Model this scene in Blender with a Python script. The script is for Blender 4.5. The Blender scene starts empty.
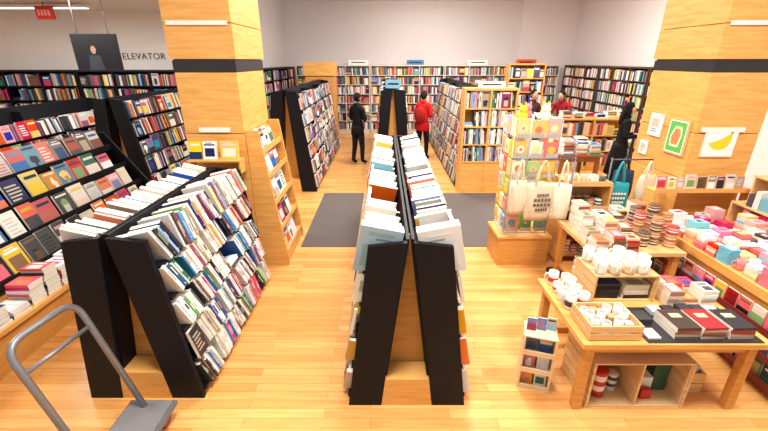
import bpy, math, random, colorsys
from mathutils import Matrix, Vector
R = random.Random(11)
V = Vector

def lin(c, a=1.0):
    o = []
    for k in c[:3]:
        k = k / 255.0
        o.append(k / 12.92 if k <= 0.04045 else ((k + 0.055) / 1.055) ** 2.4)
    return (o[0], o[1], o[2], a)

# ---------------------------------------------------------------- materials
def newmat(name):
    m = bpy.data.materials.new(name); m.use_nodes = True
    nt = m.node_tree
    b = nt.nodes['Principled BSDF']
    return m, nt, b

def attr(nt):
    a = nt.nodes.new('ShaderNodeAttribute'); a.attribute_name = 'Col'
    return a

def mat_paint(name, rough=0.5, metal=0.0, spec=0.4):
    m, nt, b = newmat(name)
    a = attr(nt)
    n = nt.nodes.new('ShaderNodeTexNoise'); n.inputs['Scale'].default_value = 9
    mx = nt.nodes.new('ShaderNodeMix'); mx.data_type = 'RGBA'; mx.blend_type = 'MULTIPLY'
    mx.inputs[0].default_value = 0.12
    nt.links.new(a.outputs['Color'], mx.inputs[6]); nt.links.new(n.outputs['Fac'], mx.inputs[7])
    nt.links.new(mx.outputs[2], b.inputs['Base Color'])
    b.inputs['Roughness'].default_value = rough; b.inputs['Metallic'].default_value = metal
    b.inputs['Specular IOR Level'].default_value = spec
    return m

def mat_wood(name, rough=0.42):
    m, nt, b = newmat(name)
    a = attr(nt)
    tc = nt.nodes.new('ShaderNodeTexCoord')
    mp = nt.nodes.new('ShaderNodeMapping'); mp.inputs['Scale'].default_value = (1.6, 1.6, 14)
    n = nt.nodes.new('ShaderNodeTexNoise'); n.inputs['Scale'].default_value = 2.2; n.inputs['Detail'].default_value = 5
    cr = nt.nodes.new('ShaderNodeValToRGB')
    cr.color_ramp.elements[0].position = 0.3; cr.color_ramp.elements[0].color = (0.8, 0.74, 0.64, 1)
    cr.color_ramp.elements[1].position = 0.68; cr.color_ramp.elements[1].color = (1, 1, 1, 1)
    mx = nt.nodes.new('ShaderNodeMix'); mx.data_type = 'RGBA'; mx.blend_type = 'MULTIPLY'; mx.inputs[0].default_value = 1
    nt.links.new(tc.outputs['Object'], mp.inputs['Vector']); nt.links.new(mp.outputs[0], n.inputs['Vector'])
    nt.links.new(n.outputs['Fac'], cr.inputs[0])
    nt.links.new(a.outputs['Color'], mx.inputs[6]); nt.links.new(cr.outputs[0], mx.inputs[7])
    nt.links.new(mx.outputs[2], b.inputs['Base Color'])
    b.inputs['Roughness'].default_value = rough
    b.inputs['Specular IOR Level'].default_value = .35
    return m

def mat_emit(name, col, s):
    m, nt, b = newmat(name)
    b.inputs['Base Color'].default_value = col
    b.inputs['Emission Color'].default_value = col
    b.inputs['Emission Strength'].default_value = s
    return m

def mat_floor():
    m, nt, b = newmat('maple_floorboards')
    tc = nt.nodes.new('ShaderNodeTexCoord')
    br = nt.nodes.new('ShaderNodeTexBrick')
    br.offset = 0.37; br.inputs['Scale'].default_value = 1.0
    br.inputs['Brick Width'].default_value = 0.95; br.inputs['Row Height'].default_value = 0.085
    br.inputs['Mortar Size'].default_value = 0.0014; br.inputs['Bias'].default_value = 0.0
    br.inputs['Color1'].default_value = lin((232, 178, 108)); br.inputs['Color2'].default_value = lin((214, 150, 80))
    br.inputs['Mortar'].default_value = lin((160, 104, 54))
    nt.links.new(tc.outputs['Object'], br.inputs['Vector'])
    mp = nt.nodes.new('ShaderNodeMapping'); mp.inputs['Scale'].default_value = (1.2, 16, 1)
    n = nt.nodes.new('ShaderNodeTexNoise'); n.inputs['Scale'].default_value = 2; n.inputs['Detail'].default_value = 6
    cr = nt.nodes.new('ShaderNodeValToRGB')
    cr.color_ramp.elements[0].position = 0.3; cr.color_ramp.elements[0].color = (0.84, 0.77, 0.68, 1)
    cr.color_ramp.elements[1].position = 0.65; cr.color_ramp.elements[1].color = (1, 1, 1, 1)
    mx = nt.nodes.new('ShaderNodeMix'); mx.data_type = 'RGBA'; mx.blend_type = 'MULTIPLY'; mx.inputs[0].default_value = 0.9
    nt.links.new(tc.outputs['Object'], mp.inputs['Vector']); nt.links.new(mp.outputs[0], n.inputs['Vector'])
    nt.links.new(n.outputs['Fac'], cr.inputs[0])
    nt.links.new(br.outputs['Color'], mx.inputs[6]); nt.links.new(cr.outputs[0], mx.inputs[7])
    nt.links.new(mx.outputs[2], b.inputs['Base Color'])
    b.inputs['Roughness'].default_value = 0.27
    b.inputs['Specular IOR Level'].default_value = .5
    return m

COL, WOOD, BLACK, METAL, GLOW, CLOTH = range(6)
M_COL = mat_paint('printed_card', 0.4)
M_WOOD = mat_wood('maple_veneer')
M_BLACK = mat_paint('black_laminate', 0.5, spec=.2)
M_METAL = mat_paint('brushed_grey_metal', 0.4, 0.5)
M_GLOW = mat_emit('fluorescent_tube', (1, 0.98, 0.94, 1), 3.0)
M_CLOTH = mat_paint('woven_cloth', 0.9, spec=.2)
MATS = [M_COL, M_WOOD, M_BLACK, M_METAL, M_GLOW, M_CLOTH]

BLK = lin((15, 15, 22)); WD = lin((216, 156, 82)); WD2 = lin((232, 176, 98)); WDL = lin((230, 190, 134)); WDD = lin((140, 88, 44))
WHITE = lin((240, 238, 232)); PAGE = lin((238, 233, 220))

# ---------------------------------------------------------------- mesh builder
class MB:
    def __init__(s): s.v = []; s.f = []; s.c = []; s.m = []; s.sm = []
    def face(s, idx, col, mat, sm=False):
        s.f.append(idx); s.c.append(col); s.m.append(mat); s.sm.append(sm)
    def poly(s, pts, col, mat=COL):
        n = len(s.v); s.v += [tuple(p) for p in pts]
        s.face(tuple(range(n, n + len(pts))), col, mat)
    def box(s, M, sx, sy, sz, col, mat=COL, cols=None):
        n = len(s.v)
        for z in (-.5, .5):
            for y in (-.5, .5):
                for x in (-.5, .5):
                    s.v.append(tuple(M @ V((x * sx, y * sy, z * sz))))
        fs = [(0, 4, 6, 2), (1, 3, 7, 5), (0, 1, 5, 4), (2, 6, 7, 3), (0, 2, 3, 1), (4, 5, 7, 6)]
        for i, f in enumerate(fs):
            s.face(tuple(n + k for k in f), cols[i] if cols else col, mat)
    def bx(s, x0, x1, y0, y1, z0, z1, col, mat=COL, cols=None):
        s.box(Matrix.Translation(((x0 + x1) / 2, (y0 + y1) / 2, (z0 + z1) / 2)), x1 - x0, y1 - y0, z1 - z0, col, mat, cols)
    def prism(s, pts, y0, y1, col, mat=COL):
        n = len(s.v); k = len(pts)
        s.v += [(p[0], y0, p[1]) for p in pts] + [(p[0], y1, p[1]) for p in pts]
        s.face(tuple(n + i for i in range(k)), col, mat)
        s.face(tuple(n + k + i for i in reversed(range(k))), col, mat)
        for i in range(k):
            j = (i + 1) % k
            s.face((n + i, n + k + i, n + k + j, n + j), col, mat)
    def loft(s, rings, col, mat=COL, sm=True, cap=True, closed=True, colf=None):
        n = len(s.v); k = len(rings[0])
        for r in rings: s.v += [tuple(p) for p in r]
        for a in range(len(rings) - 1):
            for i in range(k):
                j = (i + 1) % k
                s.face((n + a * k + i, n + a * k + j, n + (a + 1) * k + j, n + (a + 1) * k + i), colf(a) if colf else col, mat, sm)
        if cap:
            s.face(tuple(n + i for i in reversed(range(k))), colf(0) if colf else col, mat)
            e = n + (len(rings) - 1) * k
            s.face(tuple(e + i for i in range(k)), colf(len(rings) - 2) if colf else col, mat)
    def lathe(s, c, prof, col, mat=COL, n=14, M=None, colf=None):
        rings = []
        for r, z in prof:
            ring = []
            for i in range(n):
                a = 2 * math.pi * i / n
                p = V((r * math.cos(a), r * math.sin(a), z))
                if M: p = M @ p
                ring.append(V(c) + p)
            rings.append(ring)
        s.loft(rings, col, mat, colf=colf)
    def tube(s, pts, r, col, mat=METAL, n=8):
        pts = [V(p) for p in pts]; rings = []
        rr = r if isinstance(r, (list, tuple)) else [r] * len(pts)
        prev = None
        for i, p in enumerate(pts):
            if i == 0: d = pts[1] - p
            elif i == len(pts) - 1: d = p - pts[i - 1]
            else: d = (pts[i + 1] - p).normalized() + (p - pts[i - 1]).normalized()
            if d.length < 1e-6: d = V((0, 0, 1))
            d.normalize()
            if prev is None:
                up = V((0, 0, 1)) if abs(d.z) < .9 else V((1, 0, 0))
                a = d.cross(up).normalized()
            else:
                a = (prev - d * prev.dot(d)).normalized()
            prev = a
            b = d.cross(a)
            rings.append([p + (a * math.cos(2 * math.pi * k / n) + b * math.sin(2 * math.pi * k / n)) * rr[i] for k in range(n)])
        s.loft(rings, col, mat)
    def ell(s, M, rx, ry, rz, col, mat=COL, n=16, m=10, fn=None):
        rings = []
        for j in range(m + 1):
            ph = -math.pi / 2 + math.pi * j / m
            ring = []
            for i in range(n):
                a = 2 * math.pi * i / n
                c = max(math.cos(ph), 0.02)
                p = V((rx * c * math.cos(a), ry * c * math.sin(a), rz * math.sin(ph)))
                if fn: p = fn(p)
                ring.append(M @ p)
            rings.append(ring)
        s.loft(rings, col, mat)
    def build(s, name, parent=None, bevel=0):
        if not s.v: return None
        if parent: off = V(parent['org'])
        else:
            xs = [p[0] for p in s.v]; ys = [p[1] for p in s.v]; zs = [p[2] for p in s.v]
            off = V(((min(xs) + max(xs)) / 2, (min(ys) + max(ys)) / 2, min(zs)))
        me = bpy.data.meshes.new(name)
        me.from_pydata([(p[0] - off.x, p[1] - off.y, p[2] - off.z) for p in s.v], [], s.f)
        for m in MATS: me.materials.append(m)
        me.polygons.foreach_set('material_index', s.m)
        me.polygons.foreach_set('use_smooth', s.sm)
        ca = me.color_attributes.new('Col', 'FLOAT_COLOR', 'CORNER')
        arr = []
        for f, c in zip(s.f, s.c): arr += list(c) * len(f)
        ca.data.foreach_set('color', arr)
        me.update()
        ob = bpy.data.objects.new(name, me)
        bpy.context.collection.objects.link(ob)
        if parent: ob.parent = parent
        else: ob.location = off
        if bevel:
            b = ob.modifiers.new('Bevel', 'BEVEL'); b.width = bevel; b.segments = 2; b.limit_method = 'ANGLE'
        return ob

def empty(name, loc):
    e = bpy.data.objects.new(name, None); e.location = loc; e['org'] = tuple(loc)
    e.empty_display_size = 0.1
    bpy.context.collection.objects.link(e); return e

# ---------------------------------------------------------------- books
PAL = [lin(c) for c in [(242, 240, 236), (236, 232, 224), (228, 226, 222), (205, 203, 200), (232, 222, 200), (245, 244, 242), (215, 218, 224), (30, 30, 34), (40, 42, 52),
    (70, 72, 78), (196, 34, 38), (214, 60, 46), (34, 74, 140), (50, 120, 180), (110, 165, 200), (236, 184, 50), (230, 120, 40), (40, 115, 85),
    (120, 165, 100), (150, 60, 100), (226, 150, 165), (120, 84, 60), (170, 150, 130), (20, 40, 90), (250, 215, 80)]]
PALW = PAL[:7] + PAL + PAL[7:10] + [PAL[3], PAL[9], PAL[22], PAL[14]]
PALT = PAL[:7] * 2 + PAL + [PAL[13], PAL[8]]
PALD = PAL + PAL[7:10] * 3 + PAL[10:14] + PAL[21:24]
PALC = PAL[7:] + PAL[:3]

def pick(pal):
    c = R.choice(pal)
    h, s, v = colorsys.rgb_to_hsv(*c[:3])
    h = (h + R.uniform(-.035, .035)) % 1; s = min(1, s * R.uniform(.8, 1.1)); v = min(.92, v * R.uniform(.8, 1.2))
    return (*colorsys.hsv_to_rgb(h, s, v), 1)
def mixc(a, b, k): return tuple(a[i] * (1 - k) + b[i] * k for i in range(3)) + (1,)
def frame(U, O, W, c):
    return Matrix(((U.x, O.x, W.x, c.x), (U.y, O.y, W.y, c.y), (U.z, O.z, W.z, c.z), (0, 0, 0, 1)))

def book(mb, P, U, O, W, t, h, d, pal, detail):
    col = pick(pal)
    c = P + U * (t / 2) + W * (h / 2) - O * (d / 2)
    mb.box(frame(U, O, W, c), t, d, h, col, COL, [col, col, PAGE, col, PAGE, PAGE])
    if detail and t > .012:
        lum = sum(col[:3]) / 3
        lc = pick(PAL) if R.random() < .35 else mixc(col, (0, 0, 0, 1) if lum > .3 else (1, 1, 1, 1), R.uniform(.25, .7))
        f = c + O * (d / 2 + .0012)
        zc = h * R.uniform(-.1, .2); hh = h * R.uniform(.1, .25); w = t * R.uniform(.12, .24)
        mb.poly([f - U * w + W * (zc - hh), f + U * w + W * (zc - hh), f + U * w + W * (zc + hh), f - U * w + W * (zc + hh)], lc)
        if R.random() < .5:
            mb.poly([f - U * w - W * (h * .42), f + U * w - W * (h * .42), f + U * w - W * (h * .38), f - U * w - W * (h * .38)], lc)
        if R.random() < .3:
            g = c - U * (t / 2 + .001); c2 = mixc(col, pick(PAL), .6)
            mb.poly([g - O * (d * .36) - W * (h * .1), g + O * (d * .36) - W * (h * .1), g + O * (d * .36) + W * (h * .3), g - O * (d * .36) + W * (h * .3)], c2)

def cover(mb, P, U, O, W, w, h, t, pal):
    """book standing face outward; P bottom centre of the front face"""
    col = pick(pal)
    c = P + W * (h / 2) - O * (t / 2)
    mb.box(frame(U, O, W, c), w, t, h, col, COL, [PAGE, col, col, col, PAGE, PAGE])
    F = P + O * .0015
    def q(u0, u1, w0, w1, cc, e=0):
        mb.poly([F + O * e + U * (u0 * w) + W * (w0 * h), F + O * e + U * (u1 * w) + W * (w0 * h), F + O * e + U * (u1 * w) + W * (w1 * h), F + O * e + U * (u0 * w) + W * (w1 * h)], cc)
    k = R.random(); c2 = pick(PAL); c3 = pick(PAL)
    if k < .35:
        q(-.5, .5, 0, R.uniform(.35, .6), c2); q(-.38, .38, .75, .86, c3, .001)
    elif k < .65:
        q(-.36, .36, .15, .62, c2); q(-.4, .4, .76, .84, c3); q(-.3, .2, .88, .92, c3)
    elif k < .85:
        n = 9; cc = F + W * (h * R.uniform(.35, .5)); e1 = R.uniform(.18, .4); e2 = R.uniform(.2, .4)
        rr = [R.uniform(.7, 1.1) for _ in range(n)]
        mb.poly([cc + U * (math.cos(6.283 * i / n) * w * e1 * rr[i]) + W * (math.sin(6.283 * i / n) * w * e2 * rr[i]) for i in range(n)], c2)
        q(-.4, .4, .84, .92, c3)
        q(R.uniform(-.3, 0), R.uniform(.05, .3), .1, .45, mixc(c2, c3, .5), .001)
    else:
        for j in range(5): q(-.38, R.uniform(.1, .38), .2 + j * .13, .26 + j * .13, c2)

def row(mb, P, U, O, W, L, hr, dr, pal, detail=False, leans=(0, 0, .1), face=0.0, tr=(.012, .038), gap=0.05, flat=0.0):
    s = 0.005
    while s < L - .03:
        r = R.random()
        if r < face:
            w = min(R.uniform(.14, .2), L - s - .005)
            if w < .1: break
            cover(mb, P + U * (s + w / 2), U, O, W, w, R.uniform(*hr) * 1.02, .025, pal)
            s += w + .008; continue
        if r < face + flat and L - s > .25:
            w = R.uniform(.16, .2); z = 0; d = R.uniform(*dr)
            for k in range(R.randint(2, 6)):
                t = R.uniform(.015, .04); col = pick(pal)
                if z + t > hr[1]: break
                c = P + U * (s + w / 2 + R.uniform(-.008, .008)) + W * (z + t / 2) - O * (d / 2)
                mb.box(frame(U, O, W, c), w, d, t, col, COL, [PAGE, PAGE, PAGE, col, col, col]); z += t + .0005
            s += w + .015; continue
        a = R.choice(leans); n = R.randint(4, 13)
        s += math.sin(a) * hr[1] * .8
        U2 = U * math.cos(a) + W * math.sin(a); W2 = W * math.cos(a) - U * math.sin(a)
        hb = R.uniform(hr[0] * .5 + hr[1] * .5, hr[1])
        for k in range(n):
            t = R.uniform(*tr)
            if s + t / math.cos(a) > L: break
            d = R.uniform(*dr); h = min(hr[1], max(hr[0], hb * R.uniform(.86, 1.05)))
            book(mb, P + U * s + O * R.uniform(-.012, .012), U2, O, W2, t, h, d, pal, detail)
            s += t / math.cos(a) + .001
        if R.random() < gap: s += R.uniform(.02, .08)

def stack(mb, x, y, z, w, d, n, pal, tr=(.015, .04), jit=.12, samecol=None):
    for i in range(n):
        t = R.uniform(*tr); a = R.uniform(-jit, jit)
        M = Matrix.Translation((x + R.uniform(-.006, .006), y + R.uniform(-.006, .006), z + t / 2)) @ Matrix.Rotation(a, 4, 'Z')
        col = samecol or pick(pal)
        mb.box(M, w, d, t, col, COL, [PAGE, PAGE, col, PAGE, col, col])
        if i == n - 1:
            c2 = pick(PAL)
            for (u0, u1, v0, v1) in ((-.32, .32, .18, .34), (-.3, .3, -.38, .05)):
                mb.poly([M @ V((u * w, v * d, t / 2 + .0012)) for u, v in ((u0, v0), (u1, v0), (u1, v1), (u0, v1))], c2)
        z += t
    return z

# ---------------------------------------------------------------- A-frame rack
def arack(name, cx, y0, y1, H=1.35, bh=.45, th=.26, tiers=(.07, .33, .59, .85, 1.11), hr=(.19, .27), hrtop=None, pal=PALW, detail=True,
          leans=(0, .08, .18, .28), face=(0.05, 0.05), bottomwood=True, over=.04, tilt=.15, dk=.82, flat=0, it=.03, paltop=None, hero=False):
    e = empty(name, (cx, (y0 + y1) / 2, 0))
    f = MB(); b = MB()
    ib = .2
    xo = lambda z: bh - (bh - th) * z / H
    xi = lambda z: ib - (ib - it) * z / H
    for sgn in (-1, 1):
        for ya in (y0, y1 - .04):
            f.prism([(cx + sgn * ib, 0), (cx + sgn * bh, 0), (cx + sgn * th, H), (cx + sgn * it, H + .03)], ya, ya + .04, BLK, BLACK)
        f.prism([(cx + sgn * (ib), 0.02), (cx + sgn * (ib - .02), 0.02), (cx + sgn * (it - .015), H + .04), (cx + sgn * (it + .005), H + .04)], y0 + .04, y1 - .04, BLK, BLACK)
        f.bx(cx + min(sgn * (ib + .02), sgn * (bh - .03)), cx + max(sgn * (ib + .02), sgn * (bh - .03)), y0 + .04, y1 - .04, 0, tiers[0] - .02, BLK, BLACK)
        nd = max(1, int((y1 - y0) / 1.3))
        for k in range(1, nd):
            yy = y0 + (y1 - y0) * k / nd
            f.prism([(cx + sgn * ib, tiers[0]), (cx + sgn * (xo(tiers[0]) - .04), tiers[0]), (cx + sgn * (th - .04), H - .02), (cx + sgn * it, H - .02)], yy - .01, yy + .01, BLK, BLACK)
        for z in tiers:
            f.prism([(cx + sgn * xi(z), z - .035), (cx + sgn * (xi(z)), z - .012), (cx + sgn * (xo(z) + .015), z), (cx + sgn * (xo(z) + .015), z - .02)], y0 + .04, y1 - .04, BLK, BLACK)
            W = V((-sgn * math.sin(tilt), 0, math.cos(tilt))); O = V((sgn * math.cos(tilt), 0, math.sin(tilt))); U = V((0, 1, 0))
            dmax = (xo(z) - xi(z)) * dk
            top = (z == tiers[-1])
            ys = y0 + .05
            if top and hero:
                cols = hero[0 if sgn < 0 else 1]
                for ci in cols:
                    P0 = V((cx + sgn * (xo(z) + over + .01), ys, z + .005)); t, hh, d = .03, .34, dmax * 1.12
                    c = P0 + U * (t / 2) + W * (hh / 2) - O * (d / 2)
                    b.box(frame(U, O, W, c), t, d, hh, ci, COL, [ci, ci, PAGE, ci, PAGE, PAGE])
                    g = c - U * (t / 2 + .001); k2 = mixc(ci, pick(PAL), .35)
                    for (u0, u1, w0, w1, cc) in ((-.38, .38, -.36, .12, k2), (-.3, .1, .24, .28, mixc(ci, BLK, .5)), (-.3, .3, .34, .4, k2)):
                        b.poly([g + O * (u * d) + W * (w_ * hh) for u, w_ in ((u0, w0), (u1, w0), (u1, w1), (u0, w1))], cc)
                    ys += t + .003
            row(b, V((cx + sgn * (xo(z) + over - .015), ys, z + .005)), U, O, W, y1 - ys - .06, (hrtop or hr) if top else hr,
                (dmax * (.85 if top else .68), dmax), (paltop or pal) if top else pal, detail, leans, face[0 if sgn < 0 else 1], flat=0 if top else flat, tr=(.012, .042))
    for ya, sg in ((y0, 1), (y1, -1)):
        ys = sorted((ya + sg * .2, ya + sg * .22))
        f.prism([(cx - ib + .02, 0), (cx + ib - .02, 0), (cx + it - .015, H), (cx - it + .015, H)], ys[0], ys[1], WD, WOOD)
        if bottomwood:
            ys = sorted((ya + sg * .0, ya + sg * .19))
            f.prism([(cx - ib + .005, 0), (cx + ib - .005, 0), (cx + ib - .035, .26), (cx - ib + .035, .26)], ys[0], ys[1], WD2, WOOD)
    f.build('frame', e); b.build('books', e)
    return e

NT = (.07, .35, .63, .91, 1.17)
arack('display_bookcase', .175, 2.28, 6.2, H=1.37, th=.28, it=.022, over=.075, hr=(.18, .25), hrtop=(.24, .33), tiers=NT, face=(.25, .3), dk=1.0, paltop=PALT, tilt=.2, leans=(0, .05, .12, .25), flat=.08,
      hero=((lin((150, 172, 182)), lin((225, 222, 214)), lin((180, 190, 190))), (lin((222, 220, 214)), lin((196, 170, 150)), lin((240, 240, 236)))))
arack('display_bookcase', -1.88, 2.35, 4.22, H=1.37, th=.28, it=.022, over=.07, hr=(.19, .265), hrtop=(.22, .31), tiers=NT, face=(.03, .03), dk=1.0, pal=PALT + PAL[7:14], paltop=PALT, tilt=.24, leans=(.05, .2, .28, .36), flat=.04)
# far racks
T7 = (.07, .38, .69, 1.0, 1.31, 1.62)
arack('display_bookcase', -1.87, 7.6, 12.0, H=1.95, bh=.5, th=.24, tiers=T7, hr=(.2, .28), pal=PALD, detail=False, face=(.3, .85), leans=(0, .1))
arack('display_bookcase', .18, 8.0, 13.0, H=1.95, bh=.38, th=.24, tiers=T7, hr=(.2, .28), pal=PALD, detail=False, face=(.3, .2), leans=(0, .1), over=.03)
arack('display_bookcase', 2.0, 7.95, 13.0, H=1.95, bh=.5, th=.24, tiers=T7, hr=(.2, .28), pal=PAL, detail=False, face=(.15, .2), leans=(0, .1))
arack('display_bookcase', -4.45, 6.5, 9.0, H=1.9, bh=.5, th=.24, tiers=T7, hr=(.2, .28), pal=PALD, detail=False, face=(.3, .4), leans=(0, .1))
arack('display_bookcase', -6.1, 4.6, 8.4, H=1.75, bh=.5, th=.24, tiers=T7[:5], hr=(.2, .28), pal=PALD, detail=False, face=(.3, .7), leans=(0, .1))

# ---------------------------------------------------------------- straight bookcases
def bookcase(name, T, Wd, D, H, ns, fcol, fmat, pal, hr=None, secw=.9, base=.1, face=.1, crown=.04, detail=False):
    org = T @ V((Wd / 2, D / 2, 0))
    e = empty(name, tuple(org)); f = MB(); b = MB()
    Rm = T.to_3x3(); U = Rm @ V((1, 0, 0)); O = Rm @ V((0, -1, 0)); W = V((0, 0, 1))
    def bb(x0, x1, y0, y1, z0, z1, c=fcol, m=fmat):
        f.box(T @ Matrix.Translation(((x0 + x1) / 2, (y0 + y1) / 2, (z0 + z1) / 2)), x1 - x0, y1 - y0, z1 - z0, c, m)
    nsec = max(1, round(Wd / secw)); sw = Wd / nsec
    for k in range(nsec + 1):
        x = min(max(k * sw, .015), Wd - .015)
        bb(x - .015, x + .015, 0, D, 0, H - crown)
    bb(0, Wd, D - .015, D, 0, H - crown)
    bb(0, Wd, 0, D, H - crown, H)
    bb(.015, Wd - .015, .02, D - .015, 0, base)
    sp = (H - crown - base) / ns
    if hr is None: hr = (sp * .58, sp * .84)
    for j in range(ns):
        z = base + j * sp
        for k in range(nsec):
            x0 = k * sw + .016; x1 = (k + 1) * sw - .016
            bb(x0, x1, .005, D - .015, z - .001, z + .022)
            row(b, T @ V((x0 + .004, .03, z + .023)), U, O, W, x1 - x0 - .01, hr, (D * .55, D * .8), pal, detail, (0, 0, .08), face, tr=(.018, .055), gap=.08, flat=.04)
    f.build('case', e); b.build('books', e)
    return e

x = -3.1
for wd in (2.6, 2.6, 2.6, 1.4):
    bookcase('wall_bookcase', Matrix.Translation((x, 14.6, 0)), wd, .35, 2.35, 7, lin((216, 206, 190)), COL, PAL, face=.15)
    x += wd + .02
for ya in (15 - .45, 12.2, 9.85):
    T = Matrix.Translation((6.3, ya, 0)) @ Matrix.Rotation(-math.pi / 2, 4, 'Z')
    bookcase('wall_bookcase', T, 2.3, .35, 2.35, 7, lin((80, 58, 42)), COL, PAL + PAL[:5], face=.15)
x = -11.6
for wd in (2.4, 2.4, 2.4):
    bookcase('wall_bookcase', Matrix.Translation((x, 9.1, 0)), wd, .35, 2.3, 7, BLK, BLACK, PALD, face=.2)
    x += wd + .02
T = Matrix.Translation((-3.1, 9.75, 0)) @ Matrix.Rotation(math.pi / 2, 4, 'Z')
bookcase('wall_bookcase', T, 4.6, .35, 2.3, 7, BLK, BLACK, PALD)
T = Matrix.Translation((-11.2, 3.0, 0)) @ Matrix.Rotation(math.pi / 2, 4, 'Z')
bookcase('wall_bookcase', T, 5.5, .35, 2.3, 8, BLK, BLACK, PALD)
bookcase('endcap_bookcase', Matrix.Translation((1.5, 7.55, 0)), 1.0, .36, 2.02, 4, WD2, WOOD, PALW, base=.62, secw=.5, face=.35, hr=(.24, .31), detail=True)
bookcase('endcap_bookcase', Matrix.Translation((3.4, 11.3, 0)), 1.0, .36, 2.42, 5, WD, WOOD, PALW, base=.6, secw=1.0, face=.5, hr=(.22, .31))
bookcase('low_bookcase', Matrix.Translation((4.1, 9.2, 0)), 1.6, .36, 1.25, 3, WD2, WOOD, PALW, secw=.8, face=.4)
# stacked stock on top of the low bookcase
m = MB()
for i in range(6): stack(m, 4.25 + i * .26, 9.37, 1.25, .2, .24, R.randint(2, 6), PALC)
m.build('book_stacks')

m = MB()
m.bx(-2.35, -1.5, 12.3, 13.1, 0, 2.05, WD, WOOD); m.bx(-2.38, -1.47, 12.27, 13.13, 2.07, 2.45, WD2, WOOD); m.bx(-2.33, -1.52, 12.32, 13.08, 2.05, 2.07, BLK)
m.build('maple_cabinet')

# ---------------------------------------------------------------- room
def simple(name, x0, x1, y0, y1, z0, z1, mat):
    m = MB(); m.bx(x0, x1, y0, y1, z0, z1, WHITE); ob = m.build(name)
    ob.data.materials.clear(); ob.data.materials.append(mat)
    for p in ob.data.polygons: p.material_index = 0
    return ob
def plaster(name, c):
    m, nt, b = newmat(name)
    n = nt.nodes.new('ShaderNodeTexNoise'); n.inputs['Scale'].default_value = 1.5
    cr = nt.nodes.new('ShaderNodeValToRGB')
    a = lin(c); cr.color_ramp.elements[0].color = (a[0] * .95, a[1] * .95, a[2] * .95, 1); cr.color_ramp.elements[1].color = a
    nt.links.new(n.outputs['Fac'], cr.inputs[0]); nt.links.new(cr.outputs[0], b.inputs['Base Color'])
    b.inputs['Roughness'].default_value = .9
    return m
P_TAUPE = plaster('taupe_plaster', (206, 200, 200)); P_TAUPE2 = plaster('taupe_plaster_light', (216, 210, 210))
P_WHITE = plaster('white_plaster', (236, 233, 232)); P_CEIL = plaster('ceiling_paint', (240, 239, 237))
P_MAT = plaster('charcoal_carpet', (92, 84, 82))
fl = simple('floor', -12, 8, -1.5, 15, -.1, 0, mat_floor())
simple('walk_off_carpet', -1.2, -.4, 5.05, 7.5, 0, .006, P_MAT)
simple('walk_off_carpet', .78, 3.3, 5.06, 7.5, 0, .006, P_MAT)
simple('wall_back', -3.5, 4.75, 15, 15.2, 0, 4.8, P_TAUPE)
simple('wall_back_bay', 4.75, 8, 14.96, 15.2, 0, 4.8, P_TAUPE2)
simple('wall_right', 6.7, 6.9, -1.5, 14.96, 0, 4.8, P_TAUPE2)
simple('wall_left_rear', -12, -3.5, 9.5, 9.7, 0, 4.8, P_WHITE)
simple('wall_passage', -3.7, -3.5, 9.7, 15, 0, 4.8, P_TAUPE)
simple('wall_left', -12.2, -12, -1.5, 9.7, 0, 4.8, P_WHITE)
simple('ceiling', -3.0, 8, -1.5, 15.2, 4.8, 4.9, P_CEIL)
simple('ceiling_low', -12, -3.0, -1.5, 9.5, 3.5, 3.6, P_CEIL)
simple('trim_1', -3.05, -3.0, -1.5, 9.5, 3.6, 4.8, P_CEIL)
simple('baseboard_back', -3.5, 4.75, 14.975, 15, 0, .12, P_WHITE)

# ---------------------------------------------------------------- columns
def column(x0, x1, y0, y1, lowstrip):
    m = MB()
    m.bx(x0 + .01, x1 - .01, y0 + .01, y1 - .01, 0, 4.8, lin((120, 80, 40)))
    zs = [0, .1, .62, 1.18, 1.72, 2.38]
    for a, b in zip(zs, zs[1:]):
        m.bx(x0, x1, y0, y1, a + .004, b - .004, WD if a < .05 else WD2, WOOD)
    m.bx(x0 - .004, x1 + .004, y0 - .004, y1 + .004, 2.385, 2.5, lin((40, 38, 40)))
    zs = [2.51, 2.86, 3.45, 4.1, 4.8]
    for a, b in zip(zs, zs[1:]):
        m.bx(x0 - .02, x1 + .02, y0 - .02, y1 + .02, a + .004, b - .004, lin((228, 172, 98)), WOOD)
    m.bx(x0 + .02, x1 - .02, y0 - .04, y0 - .021, 2.84, 2.88, WHITE)
    m.bx(lowstrip[0], lowstrip[1], y0 - .03, y0 - .001, 1.74, 1.79, WHITE)
    return m.build('maple_clad_column')
column(-2.27, -1.6, 4.5, 5.5, (-2.1, -1.75))
column(3.56, 4.3, 4.5, 5.5, (3.62, 4.1))

# shelf on right face of left column
e = empty('column_magazine_rack', (-1.45, 5.0, 0)); f = MB(); b = MB()
for ya in (4.52, 5.45):
    f.prism([(-1.595, 0), (-1.24, 0), (-1.24, .1), (-1.45, 1.75), (-1.595, 1.75)], ya, ya + .03, WD2, WOOD)
f.bx(-1.595, -1.26, 4.55, 5.45, 0, .14, WD2, WOOD)
for k, z in enumerate((.16, .5, .84, 1.18, 1.48)):
    xo = -1.25 - .14 * (z - .1)
    f.bx(-1.595, xo, 4.55, 5.45, z - .02, z, WD2, WOOD)
    f.bx(xo, xo + .012, 4.55, 5.45, z - .02, z + .05, WD2, WOOD)
    s = 4.58
    while s < 5.36:
        w = R.uniform(.14, .2)
        if s + w > 5.44: break
        cover(b, V((xo - .03, s + w / 2, z + .002)), V((0, 1, 0)), V((math.cos(.25), 0, math.sin(.25))), V((-math.sin(.25), 0, math.cos(.25))), w, R.uniform(.22, .29), .02, PALT); s += w + .015
f.build('frame', e); b.build('magazines', e)

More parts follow.
